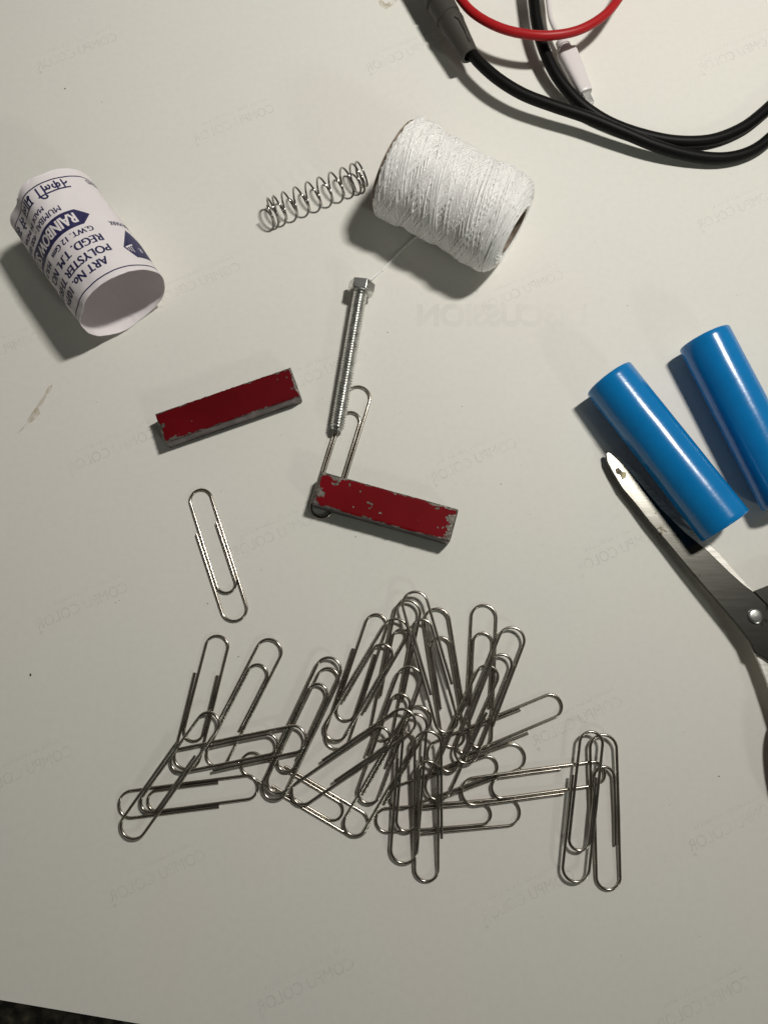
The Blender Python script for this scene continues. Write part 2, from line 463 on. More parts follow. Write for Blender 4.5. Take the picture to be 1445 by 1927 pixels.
# ------------------------------------------------------------------ crumbs, stain
def crumb_mesh(name, c, s, ang, parent=None):
    V, Fc = [], []
    return V, Fc
random.seed(11)
big = [(123, 167, 4, -50), (729, 626, 3, 0), (449, 1236, 3, 20), (1352, 1461, 3.5, -30), (669, 1010, 3.2, 80), (942, 911, 3, 0), (58, 1270, 6, 85),
       (869, 765, 2.5, 0), (391, 1136, 3, 30), (1286, 1378, 2, 0), (192, 192, 2.2, 0), (225, 1130, 2, 0), (218, 1134, 2, 0), (1180, 575, 2.2, 20), (1119, 455, 1.6, 0)]
parts = []
def crumb(px, py, rpx, ang):
    c = P(px, py); r_ = rpx / 5.2 / 2
    bmv = []
    for k in range(7):
        a = k * 2 * math.pi / 7
        bmv.append((r_ * random.uniform(0.7, 1.25) * math.cos(a), r_ * 0.5 * random.uniform(0.7, 1.3) * math.sin(a)))
    ca, sa = math.cos(R(-ang)), math.sin(R(-ang))
    V = [c + Vector((x * ca - y * sa, x * sa + y * ca, 0.0)) for x, y in bmv] + [c + Vector(((x * ca - y * sa) * .6, (x * sa + y * ca) * .6, r_ * 0.5)) for x, y in bmv]
    Fc = [(i, (i + 1) % 7, 7 + (i + 1) % 7, 7 + i) for i in range(7)] + [tuple(range(7, 14))]
    return V, Fc
for q in big: parts.append(crumb(*q))
for _ in range(190):
    parts.append(crumb(random.uniform(0, 1445), random.uniform(0, 1880), random.choice([0.6, 0.8, 0.8, 1.0, 1.0, 1.5]), random.uniform(0, 180)))
for _ in range(110):
    parts.append(crumb(random.gauss(900, 230), random.gauss(900, 260), random.choice([0.7, 0.8, 1.0, 1.2, 1.6]), random.uniform(0, 180)))
V, Fc = join(parts)
o = mesh_obj('dust_crumbs', V, Fc, M_crumb, None, smooth=False)
tag(o, 'tiny dark crumbs and dust specks scattered over the white sheet', 'dust', kind='stuff')

M_stain = bpy.data.materials.new('dried_stain'); M_stain.use_nodes = True
b = bsdf(M_stain); b.inputs['Base Color'].default_value = (0.42, 0.31, 0.14, 1); b.inputs['Roughness'].default_value = 0.4
tr = nd(M_stain, 'ShaderNodeBsdfTransparent'); ms = nd(M_stain, 'ShaderNodeMixShader')
sn = noise_tex(M_stain, 260, 4, 0.6)
sr = nd(M_stain, 'ShaderNodeMapRange'); sr.inputs['From Min'].default_value = 0.35; sr.inputs['From Max'].default_value = 0.7; sr.inputs['To Max'].default_value = 0.5
lk(M_stain, sn.outputs[0], sr.inputs[0]); lk(M_stain, sr.outputs[0], ms.inputs[0]); lk(M_stain, tr.outputs[0], ms.inputs[1]); lk(M_stain, b.outputs[0], ms.inputs[2])
lk(M_stain, ms.outputs[0], M_stain.node_tree.nodes['Material Output'].inputs[0])
def stain(pts, label, z):
    V = [Vector((*P(*p)[:2], z)) for p in pts]
    o = mesh_obj('dried_stain', V, [tuple(range(len(V)))], M_stain, None, smooth=False)
    tag(o, label, 'stain')
stain([(100, 724), (96, 736), (88, 745), (80, 762), (73, 766), (77, 778), (66, 790), (52, 800), (40, 812), (33, 817), (44, 803), (56, 785), (64, 772), (72, 762), (84, 742), (92, 727)],
      'thin yellowish brown smear on the sheet at the far left edge', 0.05)
stain([(712, 2), (718, -2), (725, 8), (738, 0), (748, -8), (752, -2), (738, 10), (726, 18), (716, 13)], 'small tan hooked smear at the top edge beside the grey connector boot', 0.05)

# ------------------------------------------------------------------ paper label rolled in a tube
wa, wb, WR = Vector((-120.1, 156.0, 16.7)), Vector((-92.6, 118.1, 16.7)), 16.7
WL = (wb - wa).length
we = (wb - wa).normalized(); ww = we.cross(Vector((0, 0, 1))).normalized()
def wrap(s, t, off=0.0):
    """s: arc length from the top line, t: distance from the far end"""
    ph = s / WR
    # crumples: gentle facets, a dent towards the far end on the left flank
    k = 1 - t / WL
    r = WR + 0.22 * math.sin(3 * ph + 0.6) + 0.18 * math.sin(5 * ph + t * 0.06) + 0.4 * noise.noise(Vector((ph * 1.3, t * 0.05, 3)))
    r += -2.3 * math.exp(-((ph - 0.78) / 0.36) ** 2) * max(0, k) ** 2.2
    r += -1.2 * math.exp(-((ph - 1.75) / 0.25) ** 2) * max(0, k) ** 3
    r += -1.1 * math.exp(-((ph - 0.9) / 0.22) ** 2) * max(0, t / WL) ** 12 + 0.5 * math.exp(-((ph + 2.3) / 0.3) ** 2) * max(0, t / WL) ** 6
    r += 0.18 * noise.noise(Vector((ph * 4.5, t * 0.2, 7)))
    p = wa + we * t + (Vector((0, 0, 1)) * math.cos(ph) + ww * math.sin(ph)) * (r + off)
    p.z = max(p.z, 0.12 + 0.0 * off)
    return p
NS, NT = 150, 56
V, Fc, fm = [], [], []
CI = 2 * math.pi * WR
def t_lo(s):      # ragged far edge with a folded corner
    ph = s / WR
    return 0.0 + 0.7 * noise.noise(Vector((ph * 2.2, 0, 9))) + (1.4 if 0.1 < ph < 0.55 else 0) * 0.5
def t_hi(s):
    ph = s / WR
    return WL + 0.55 * noise.noise(Vector((ph * 1.6, 5, 1))) + 0.22 * noise.noise(Vector((ph * 7, 2, 4)))
for off in (0.0, -0.14):
    for j in range(NT + 1):
        for i in range(NS):
            s = CI * i / NS - CI / 2
            t_ = t_lo(s) + (t_hi(s) - t_lo(s)) * j / NT
            V.append(wrap(s, t_, off))
half = (NT + 1) * NS
for o_ in (0, half):
    for j in range(NT):
        for i in range(NS):
            i2 = (i + 1) % NS
            q = (o_ + j * NS + i, o_ + j * NS + i2, o_ + (j + 1) * NS + i2, o_ + (j + 1) * NS + i)
            Fc.append(q if o_ == 0 else q[::-1])
for j in (0, NT):
    for i in range(NS):
        i2 = (i + 1) % NS
        Fc.append((j * NS + i, j * NS + i2, half + j * NS + i2, half + j * NS + i))
fm = [0] * len(Fc)
# printing, wrapped on the paper
def sub_mesh(V2, F2, maxlen):
    bm = bmesh.new()
    vs_ = [bm.verts.new(v) for v in V2]
    for q in F2:
        try: bm.faces.new([vs_[i] for i in q])
        except ValueError: pass
    bmesh.ops.triangulate(bm, faces=bm.faces[:])
    for _ in range(8):
        ed = [e_ for e_ in bm.edges if e_.calc_length() > maxlen]
        if not ed: break
        bmesh.ops.subdivide_edges(bm, edges=ed, cuts=1)
        bmesh.ops.triangulate(bm, faces=[f_ for f_ in bm.faces if len(f_.verts) > 3])
    bm.verts.index_update()
    r_ = [v.co.copy() for v in bm.verts], [tuple(v.index for v in f_.verts) for f_ in bm.faces]
    bm.free()
    return r_
def printed(V2, F2, off=0.05, mi=1):
    V2, F2 = sub_mesh(V2, F2, 1.3)
    b_ = len(V)
    for v in V2: V.append(wrap(v.x, v.y, off))
    for q in F2: Fc.append(tuple(i + b_ for i in q)); fm.append(mi)
def rect(x0, y0, x1, y1):
    n = max(1, int((x1 - x0) / 0.8))
    v = [Vector((x0 + (x1 - x0) * k / n, y, 0)) for k in range(n + 1) for y in (y0, y1)]
    return v, [(2 * k, 2 * k + 2, 2 * k + 3, 2 * k + 1) for k in range(n)]
def heavy(txt, x, y, w, h, bold=0.0, push=0.16, off=0.05, mi=1):
    """the same word printed twice, a hair apart, for a heavier face"""
    printed(*place_text(txt, x, y, w, h, bold), off=off, mi=mi)
    if push: printed(*place_text(txt, x + push, y, w, h, bold), off=off + 0.006, mi=mi)
heavy('ART No. 10/PA', -5.0, 38.4, 26, 3.0, 0.01, 0.22)
heavy('POLYSTER THREAD', -8.4, 34.0, 36, 3.0, 0.01, 0.22)
heavy('REGD. T.M. NO. 121', -8.4, 29.2, 35, 3.1, 0.0, 0.34)
heavy('G.WT. 12 Gms', -7.6, 25.3, 18.5, 2.1, 0.0, 0.24)
heavy('M.R.P. Rs', 13.6, 25.3, 12, 2.1, 0.0, 0.2)
printed([Vector(p) for p in ((-9.6, 20.6, 0), (-5.6, 17.2, 0), (34, 17.2, 0), (34, 23.9, 0), (-5.6, 23.9, 0))], [(0, 1, 2, 3, 4)], 0.04, 1)
heavy('RAINBOW SILK', -4.6, 18.4, 29, 4.2, 0.008, 0.3, off=0.09, mi=0)
heavy('MUMBAI - 400 002', -1.9, 14.0, 24.5, 2.2, 0.0, 0.12)
heavy('MADE IN INDIA', 2.8, 11.1, 17.5, 1.8, 0.0, 0.12)
printed(*rect(-CI / 2 + .1, 3.4, CI / 2 - .1, 3.85))
printed(*rect(-CI / 2 + .1, 44.35, CI / 2 - .1, 44.8))
heavy('TRADE', -27.5, 24.6, 7, 1.9, 0.0, 0.12)
heavy('MARK', -19.9, 24.6, 5.6, 1.9, 0.0, 0.12)
heavy('THREAD', -26.8, 4.5, 9.2, 2.1, 0.0, 0.12)
# kite shaped emblem with a small spool outline in it
printed([Vector(p) for p in ((-19.5, 28.2, 0), (-13.4, 36.2, 0), (-16.2, 41.0, 0), (-18.5, 38.0, 0), (-25.0, 41.0, 0), (-26.5, 33.5, 0))], [(0, 1, 2, 3, 4, 5)], 0.04)
for k in range(3):
    printed(*rect(-16.9 + 0.9 * k, 35.9, -16.6 + 0.9 * k, 38.6 - 0.4 * k), off=0.09, mi=0)
printed([Vector(p) for p in ((-17.8, 34.9, 0), (-14.2, 36.1, 0), (-14.4, 36.6, 0), (-17.9, 35.4, 0))], [(0, 1, 2, 3)], 0.09, 0)
printed(*place_text('R', -21.5, 36.0, 1.6, 2.0), off=0.09, mi=0)
# Devanagari line: pen strokes (headline at y=7.9, letters hang down to y=4.4), x in text direction
def stroke(pts, w):
    pts = catmull([Vector((x, y, 0)) for x, y in pts], 5) if len(pts) > 2 else [Vector((x, y, 0)) for x, y in pts]
    L_, R2 = [], []
    for i, p in enumerate(pts):
        t_ = (pts[min(i + 1, len(pts) - 1)] - pts[max(i - 1, 0)]).normalized()
        n_ = Vector((-t_.y, t_.x, 0)) * w / 2
        L_.append(p + n_); R2.append(p - n_)
    n = len(pts)
    return L_ + R2, [(i, i + 1, n + i + 1, n + i) for i in range(n - 1)]
HW = 0.62
def glyph(x, kind):
    y0, y1 = 4.3, 8.0
    S = {'na': [[(1.7, y1), (1.7, y0)], [(1.7, 6.2), (0.9, 6.2), (0.4, 5.9), (0.1, 5.4)]],
         'ka': [[(1.5, y1), (1.5, y0)], [(1.5, 6.9), (0.7, 7.0), (0.2, 6.2), (0.6, 5.5), (1.2, 6.0), (1.5, 6.7), (2.3, 7.0), (2.8, 6.2), (2.4, 5.3)]],
         'la': [[(2.4, y1), (2.4, y0)], [(0.4, 5.0), (0.0, 5.8), (0.5, 6.7), (1.1, 6.2), (1.2, 5.3), (1.3, 6.4), (1.9, 6.6), (2.4, 6.0)]],
         'ii': [[(0.5, y1), (0.5, y0)], [(0.5, y1), (-0.1, 9.2), (-1.1, 9.6), (-1.7, 9.0), (-1.3, 8.4)]],
         'ma': [[(0.4, y1), (0.4, 5.6)], [(0.4, 5.6), (0.0, 5.1), (0.5, 4.8), (0.9, 5.3), (0.4, 5.7), (2.0, 5.8)], [(2.0, y1), (2.0, y0)]],
         'aa': [[(0.4, y1), (0.4, y0)]],
         'sa': [[(0.6, y1), (0.7, 7.0), (0.3, 6.3), (-0.1, 6.2), (0.8, 4.8)], [(0.4, 6.3), (1.9, 6.3)], [(1.9, y1), (1.9, y0)]],
         'e': [[(0.0, y1), (-0.5, 8.9), (-1.3, 9.5)]]}[kind]
    for pl in S: printed(*stroke([(x + a, b_) for a, b_ in pl], HW), off=0.05)
for x, k in ((-9.7, 'na'), (-6.9, 'ka'), (-3.2, 'la'), (0.9, 'ii'), (4.6, 'ma'), (7.2, 'aa'), (8.7, 'la'), (13.8, 'sa'), (15.8, 'e'), (18.5, 'sa'), (21.2, 'aa')): glyph(x, k)
for a, b_ in ((-9.9, 2.1), (4.3, 11.7), (13.3, 16.4), (18.0, 30)): printed(*rect(a, 7.8, b_, 8.35), off=0.07)
wrapper = mesh_obj('paper_label_tube', V, Fc, None, None, True, mats=[M_paper, M_ink], fmat=fm, origin=((wa + wb) / 2 - Vector((0, 0, WR))))
tag(wrapper, 'white label rolled into an open paper tube, dark blue printing, crumpled far end', 'paper label')

# ------------------------------------------------------------------ thread spool
random.seed(2)
sa, sb, SR = Vector((4.7, 170.9, 17.6)), Vector((46.9, 145.3, 17.6)), 17.45
SL = (sb - sa).length
se_, ss_, su_ = frame_of(sa, sb)
spool = empty('thread_spool', (sa + sb) / 2 - Vector((0, 0, 17.6)))
tag(spool, 'fat spool of white polyester thread wound criss cross, lying on its side beside the spring', 'thread spool')
def sprof(t):      # t 0..1 along the spool
    x = min(max(t, 0), 1)
    r = SR + 0.55 * abs(2 * x - 1) ** 2 - 0.45 * math.exp(-((x - 0.5) / 0.22) ** 2) + 0.35 * math.sin(x * 19) + 0.2 * math.sin(x * 43 + 1)
    if x > 0.86: r -= 6.0 * ((x - 0.86) / 0.14) ** 2.6
    if x < 0.06: r -= 2.0 * ((0.06 - x) / 0.06) ** 2
    return r
V, Fc = lathe(sa, sb, [(SL * k / 40, sprof(k / 40) - 0.12) for k in range(41)] + [(SL - 0.2, 8.3)], 64)
base_n = len(V)
NP = 250
amin, amax = 0.012, 0.995
ang = 0.0
pts = []
for k in range(NP):
    turns = random.uniform(1.0, 2.1)
    seg = int(turns * 44)
    lo, hi = amin + random.uniform(-.006, .02), amax - random.uniform(0, .03)
    dr = -0.55 + 0.95 * k / NP + random.uniform(-0.12, 0.12); ph0 = random.uniform(0, 6)
    for j in range(seg):
        u = j / seg
        x = lo + (hi - lo) * (u if k % 2 == 0 else 1 - u)
        r = sprof(x) + dr * 0.8 + 0.08 * math.sin(u * 9 + ph0)
        aa = ang + turns * 2 * math.pi * u
        wx = x * SL + 0.5 * math.sin(aa * 0.9 + ph0)
        pts.append(sa + se_ * wx + (su_ * math.cos(aa) + ss_ * math.sin(aa)) * r)
    ang += turns * 2 * math.pi + random.uniform(-0.1, 0.1)
tube(pts, 0.33, 6, True, V, Fc)
for k in range(46):            # turns that slipped over the rounded right end, down to the hole
    q = random.random(); th = q * math.pi / 2
    l_ = SL * 0.90 + SL * 0.098 * math.sin(th); r_ = 8.9 + (sprof(0.90) - 8.9) * math.cos(th) ** 0.8
    tx, ty, a0, ln = random.uniform(-.6, .6), random.uniform(-.6, .6), random.uniform(0, 6.3), random.uniform(3.5, 6.2)
    lp = []
    for j in range(48):
        a_ = a0 + ln * j / 47
        lp.append(sa + se_ * (l_ + 0.5 * tx * math.cos(a_)) + (su_ * math.cos(a_) + ss_ * math.sin(a_)) * (r_ + 0.5 * ty * math.sin(a_ * 2) + 0.15))
    tube(lp, 0.30, 6, True, V, Fc)
for k in range(90):            # fuzz
    a_, l_ = random.uniform(0, 6.28), random.uniform(1, SL - 2); r_ = sprof(l_ / SL) + 0.2
    d_ = (su_ * math.cos(a_) + ss_ * math.sin(a_)); p0 = sa + se_ * l_ + d_ * r_
    tn = (se_ * random.uniform(-1, 1) + d_.cross(se_) * random.uniform(-1, 1)).normalized()
    tube([p0, p0 + d_ * 0.5 + tn * 0.7, p0 + d_ * random.uniform(0.4, 1.1) + tn * random.uniform(1.2, 2.4)], 0.035, 4, True, V, Fc)
o = mesh_obj('wound_thread', V, Fc, M_thread, spool)
V, Fc = lathe(sa, sb, [(-0.9, 15.6), (-0.9, 16.3), (1.2, 16.0), (SL - 1, 8.4), (SL + 0.1, 8.3), (SL + 0.1, 7.4), (SL * .5, 8.6), (-0.9, 15.6)], 64)
o = mesh_obj('cardboard_core', V, Fc, M_card, spool); sharp(o, 30)
# label ring glimpsed inside the hole
tail = catmull([sa + se_ * 20 - su_ * 16.9 - ss_ * 3, P(803, 452, 1.0), P(785, 446, 0.5), P(765, 462, 0.4), P(742, 485, 0.4), P(722, 506, 0.4), P(707, 518, 0.6), P(697, 527, 1.2)], 8)
V, Fc = [], []
for o3 in range(3):
    path = [p + Vector((0.17 * math.cos(i * 0.8 + o3 * 2.09), 0.17 * math.sin(i * 0.8 + o3 * 2.09), 0.17 * math.sin(i * 0.8 + o3 * 2.09))) for i, p in enumerate(tail)]
    tube(path, 0.26, 6, True, V, Fc)
o = mesh_obj('thread_tail', V, Fc, M_thread, spool)

# ------------------------------------------------------------------ spring
pa, pb = P(506, 399, 5.0), P(684, 326, 5.0)
e_, s_, u_ = frame_of(pa, pb)
LS = (pb - pa).length
marks = [(0, 0.0), (1, 1.6), (2, 3.8), (3, 7.6), (4, 12.2), (5, 16.8), (6, 21.2), (7, 25.6), (8, 30.0), (9, 33.6), (10, 35.2), (10.6, 36.0)]
sc = LS / 36.0
path = []
for j in range(int(10.6 * 40)):
    tt = j / 40
    for (a, x), (b_, y) in zip(marks, marks[1:]):
        if a <= tt <= b_:
            l = x + (y - x) * (tt - a) / (b_ - a); break
    an = 2 * math.pi * tt
    path.append(pa + e_ * l * sc + (u_ * math.cos(an) + s_ * math.sin(an)) * 4.65)
V, Fc = tube(path, 0.39, 12)
o = mesh_obj('coil_spring', V, Fc, M_spring, None, origin=(pa + pb) / 2 - Vector((0, 0, 5)))
tag(o, 'small open steel coil spring lying against the white thread spool', 'spring')

# ------------------------------------------------------------------ bolt
ha, hb = P(682, 531, 5.3), P(634, 810, 3.9)
bolt = empty('hex_bolt', (ha + hb) / 2 - Vector((0, 0, 4)))
tag(bolt, 'zinc plated fully threaded hex bolt with its tip resting over a paper clip', 'bolt')
e_, s_, u_ = frame_of(ha, hb)
V, Fc = [], []
hexp = [(0.25, 4.45), (0.0, 3.9)]
ring = []
for (l, r) in ((0.0, 4.35), (0.4, 5.0), (3.7, 5.0), (4.1, 4.65)):
    for k in range(6):
        a = k * math.pi / 3 + math.pi / 6 + 0.08
        V.append(ha + e_ * l + (u_ * math.cos(a) + s_ * math.sin(a)) * r)
for j in range(3):
    for k in range(6):
        k2 = (k + 1) % 6
        Fc.append((j * 6 + k, (j + 1) * 6 + k, (j + 1) * 6 + k2, j * 6 + k2))
Fc.append(tuple(range(6))); Fc.append(tuple(range(18, 24))[::-1])
o = mesh_obj('head', V, Fc, M_zinc, bolt, smooth=False); fix_normals(o); bevel(o, 0.25, 3); sharp(o, 30)
V, Fc = lathe(ha, hb, [(4.1, 2.0), (4.1, 4.6), (4.5, 4.5), (4.55, 2.0)], 40); o = mesh_obj('washer_face', V, Fc, M_zinc, bolt); sharp(o, 30)
LB = (hb - ha).length
pitch, seg = 1.0, 32
V, Fc = [], []
n = int((LB - 4.4) / (pitch / 7))
for j in range(n + 1):
    l = 4.4 + (LB - 4.4) * j / n
    for k in range(seg):
        a = 2 * math.pi * k / seg
        ph = (l / pitch - a / (2 * math.pi)) % 1.0
        tri = 1 - abs(2 * ph - 1)
        r = 1.92 + 0.72 * min(1, max(0, tri * 1.25 - 0.1))
        end = (LB - l)
        if end < 1.0: r = min(r, 1.75 + 0.6 * end)
        V.append(ha + e_ * l + (u_ * math.cos(a) + s_ * math.sin(a)) * r)
for j in range(n):
    for k in range(seg):
        k2 = (k + 1) % seg
        Fc.append((j * seg + k, (j + 1) * seg + k, (j + 1) * seg + k2, j * seg + k2))
Fc.append(tuple(n * seg + k for k in range(seg)))
o = mesh_obj('threaded_shank', V, Fc, M_zinc, bolt); sharp(o, 50)

# ------------------------------------------------------------------ bar magnets
def magnet(top, h, label, thr, seed, flake, red):
    c = [P(*p, h) for p in top]
    ctr = sum(c, Vector()) / 4; ctr.z = 0
    L = ((c[0] - c[1]).length + (c[3] - c[2]).length) / 2; W = ((c[1] - c[2]).length + (c[0] - c[3]).length) / 2
    ax = (c[1] - c[0] + c[2] - c[3]).normalized(); ay = Vector((-ax.y, ax.x, 0))
    NX, NY, NZ = 130, 32, 18
    m = worn_paint('worn_red_paint', thr, seed, flake, red)
    bm = bmesh.new()
    grid = {}
    def vert(i, j, k):
        key = (i, j, k)
        if key not in grid:
            x, y, z = (i / NX - .5) * L, (j / NY - .5) * W, k / NZ * h
            dx, dy, dz = L / 2 - abs(x), W / 2 - abs(y), min(z, h - z)
            ds = sorted((dx, dy, dz)); 
            near = max(0, 1 - ds[1] / 0.9)      # close to an edge of the bar
            p = Vector((x, y, z))
            wob = 0.32 * near * (noise.noise(p * 1.1 + Vector((seed, 0, 0))) - 0.25 + 0.6 * noise.noise(p * 2.7))
            inw = Vector((-math.copysign(1, x) if dx < 0.9 else 0, -math.copysign(1, y) if dy < 0.9 else 0, -math.copysign(1, z - h / 2) if dz < 0.9 else 0))
            if near > 0: p += inw * (0.16 * near * near - wob * 0.5)
            grid[key] = bm.verts.new(p)
            ed[grid[key]] = (ds[1])
        return grid[key]
    ed = {}
    def face(a, mi):
        f_ = bm.faces.new(a); f_.material_index = mi
    for i in range(NX):
        for j in range(NY):
            face([vert(i, j, NZ), vert(i + 1, j, NZ), vert(i + 1, j + 1, NZ), vert(i, j + 1, NZ)], 0)
            face([vert(i, j + 1, 0), vert(i + 1, j + 1, 0), vert(i + 1, j, 0), vert(i, j, 0)], 1)
    for i in range(NX):
        for k in range(NZ):
            face([vert(i, 0, k), vert(i + 1, 0, k), vert(i + 1, 0, k + 1), vert(i, 0, k + 1)], 1)
            face([vert(i, NY, k + 1), vert(i + 1, NY, k + 1), vert(i + 1, NY, k), vert(i, NY, k)], 1)
    for j in range(NY):
        for k in range(NZ):
            face([vert(0, j + 1, k), vert(0, j, k), vert(0, j, k + 1), vert(0, j + 1, k + 1)], 1)
            face([vert(NX, j, k), vert(NX, j + 1, k), vert(NX, j + 1, k + 1), vert(NX, j, k + 1)], 1)
    bm.verts.ensure_lookup_table(); bm.verts.index_update()
    vals = [0.0] * len(bm.verts)
    for v, dd in ed.items(): 
        x = v.co.x
        endness = max(0, 1 - (L / 2 - abs(x)) / 9) * 0.32
        vals[v.index] = min(1.0, max(0.0, 1 - dd / 1.25) * 0.8 + endness)
    me = bpy.data.meshes.new('bar_magnet')
    for v in bm.verts: v.co = v.co * MM
    bm.to_mesh(me); bm.free()
    me.materials.append(m); me.materials.append(M_steel_side)
    at = me.attributes.new('edge', 'FLOAT', 'POINT')
    for i, x in enumerate(vals): at.data[i].value = x
    o = bpy.data.objects.new('bar_magnet', me); scene.collection.objects.link(o)
    o.matrix_world = Matrix.Translation(ctr * MM) @ Matrix(((ax.x, ay.x, 0, 0), (ax.y, ay.y, 0, 0), (0, 0, 1, 0), (0, 0, 0, 1)))
    sharp(o, 40)
    tag(o, label, 'magnet', 'chipped red bar magnets')
    return o
magnet([(292, 778), (546, 691), (567, 745), (309, 835)], 7.5, 'dark red bar magnet lying alone, left of the hex bolt', 1.48, 0.37, 0.73, 0.125)
magnet([(603, 886), (862, 958), (848, 1021), (586, 948)], 8.6, 'chipped red bar magnet lying across the lower end of a paper clip', 1.42, 1.91, 0.675, 0.18)

# ------------------------------------------------------------------ paper clips
WR_ = 0.50      # wire radius, mm
def clip_path(dl, dr, db, sp):
    """dl, dr: where the two cut ends stop; db: set-back of the inner loop; sp: how far the outer leg springs out"""
    pts = []
    def arc(cu, cv, r, a0, a1, n=20):
        for k in range(n + 1):
            a = R(a0 + (a1 - a0) * k / n); pts.append((cu + r * math.cos(a), cv + r * math.sin(a)))
    H2 = 24.5
    pts.append((-4.55 - sp, 9.9 + dl)); pts.append((-4.5 - sp * 0.4, 0)); pts.append((-4.45, -14.0))
    arc(0, -H2 + 4.4, 4.4, 180, 360)
    pts.append((4.45, 0)); pts.append((4.35, 12))
    arc(0.45, H2 - 3.85, 3.87, 0, 180)
    pts.append((-3.42, 8)); pts.append((-3.38, -4))
    arc(0.02, -14.4 + db + 3.36, 3.36, 180, 360)
    pts.append((3.38, 0)); pts.append((3.30 - sp * 0.5, 10.4 + dr))
    return pts
def clip_mesh(seed):
    rnd = random.Random(seed)
    raw = clip_path(rnd.uniform(-.7, .7), rnd.uniform(-.7, .7), rnd.uniform(-.3, .4), rnd.uniform(0, .35))
    dense = []
    for (a, b_) in zip(raw, raw[1:]):
        L_ = math.hypot(b_[0] - a[0], b_[1] - a[1]); k_ = max(1, int(L_ / 3))
        for j in range(k_): dense.append((a[0] + (b_[0] - a[0]) * j / k_, a[1] + (b_[1] - a[1]) * j / k_))
    dense.append(raw[-1])
    n = len(dense); inner = rnd.uniform(0.0, 0.45); outer = rnd.uniform(0.0, 0.25); bow = rnd.uniform(0, 0.35)
    path = []
    for i, (u, v) in enumerate(dense):
        f = i / (n - 1)
        z = WR_ + inner * max(0, (f - 0.72) / 0.28) ** 1.5 + outer * max(0, (0.16 - f) / 0.16) ** 1.5 + bow * (1 - (v / 24.5) ** 2) * 0.5
        path.append(Vector((u, v, z)))
    V, Fc = tube(path, WR_, 14)
    return V, Fc
clip0 = mesh_obj('paper_clip', *clip_mesh(1), M_clip); sharp(clip0, 40)
variants = [clip0.data]
for sd in range(2, 9):
    q = mesh_obj('paper_clip', *clip_mesh(sd), M_clip); sharp(q, 40)
    variants.append(q.data); bpy.data.objects.remove(q)
clip_used = [False]
# label : (T end px, B end px, zT, zB, chirality)   T = end with one loop, B = end with two nested loops
CL = [
 ('shiny paper clip lying alone below the left magnet', (370, 921), (449, 1170), 0.05, 0.05, 1),
 ('paper clip lying under the hex bolt and the chipped magnet', (601, 977), (681, 726), 0.05, 0.1, 1),
 ('upright paper clip at the left of the heap, single rounded end below the lone clip', (412, 1194), (346, 1449), 0.1, 0.0, 1),
 ('leaning paper clip second from the left in the heap, two nested loops at its top', (397, 1441), (518, 1203), 0.05, 0.6, -1),
 ('nearly level paper clip lying across the lower ends of the two leftmost leaning clips', (320, 1438), (578, 1386), 1.1, 2.4, 1),
 ('nearly level paper clip lowest at the left of the heap, crossed by a steep clip', (488, 1481), (222, 1517), 0.2, 0.05, -1),
 ('steep paper clip on top at far left of the heap, lower end sticking out furthest', (404, 1341), (236, 1576), 2.4, 1.2, 1),
 ('upper clip of the close pair leaning right in the left middle of the heap', (512, 1492), (629, 1237), 2.0, 1.9, -1),
 ('lower clip of the close pair leaning right in the left middle of the heap', (625, 1256), (506, 1505), 0.7, 1.1, 1),
 ('paper clip sloping down to the right along the bottom left edge of the heap', (456, 1424), (692, 1563), 0.05, 0.05, -1),
 ('long slanted clip whose lower end sits inside the loops of the clip sloping down right', (658, 1573), (800, 1330), 0.9, 1.0, 1),
 ('paper clip on top of the heap slanting from its bottom left up to its middle', (549, 1503), (779, 1344), 1.6, 4.4, -1),
 ('bright paper clip slanting up right with its cut wire ends near its lower loop', (622, 1394), (758, 1166), 1.2, 2.6, 1),
 ('clip leaning right under the bright slanting clip, its single end showing at the upper left', (713, 1154), (626, 1411), 0.3, 0.05, 1),
 ('steep clip with nested loops showing just left of and under the topmost clip end', (716, 1396), (772, 1128), 0.05, 2.1, 1),
 ('topmost paper clip of the heap, leaning left with its nested loops highest of all', (848, 1379), (774, 1112), 2.4, 3.6, 1),
 ('clip leaning left just right of the topmost clip, with nested loops at its upper end', (858, 1408), (818, 1143), 0.05, 0.9, 1),
 ('almost upright clip with nested loops at the top, at the upper right of the heap', (900, 1410), (911, 1136), 1.0, 0.1, -1),
 ('clip leaning far right at the upper right of the heap, crossing the almost upright clip', (870, 1438), (972, 1180), 2.4, 2.2, 1),
 ('clip leaning right beneath the rightmost leaning clip, its nested loops near the heap middle', (928, 1253), (813, 1505), 1.5, 1.6, -1),
 ('clip sloping up right, its single rounded end sticking out of the right of the heap', (1058, 1322), (803, 1430), 0.05, 0.4, -1),
 ('clip sloping gently up right with nested loops just above the long level clip', (732, 1511), (988, 1416), 0.05, 0.1, 1),
 ('level paper clip reaching from the heap to beneath the crossed pair at the right', (1140, 1455), (866, 1493), 0.3, 1.1, -1),
 ('level paper clip lowest in the heap, lying under the two upright clips', (705, 1548), (980, 1526), 0.05, 0.05, 1),
 ('left one of two upright clips hanging out of the heap bottom', (781, 1341), (758, 1627), 4.0, 0.9, 1),
 ('right one of two upright clips hanging out of the heap bottom, reaching lowest', (805, 1661), (805, 1373), 0.3, 5.4, 1),
 ('slanted clip buried in the heap middle, its upper nested loops under the topmost clip', (684, 1512), (779, 1254), 1.1, 2.9, -1),
 ('left clip of the crossed upright pair standing apart at the right', (1112, 1374), (1080, 1662), 3.1, 2.0, 1),
 ('right clip of the crossed upright pair standing apart at the right', (1142, 1677), (1134, 1380), 0.3, 2.2, -1),
]
random.seed(3)
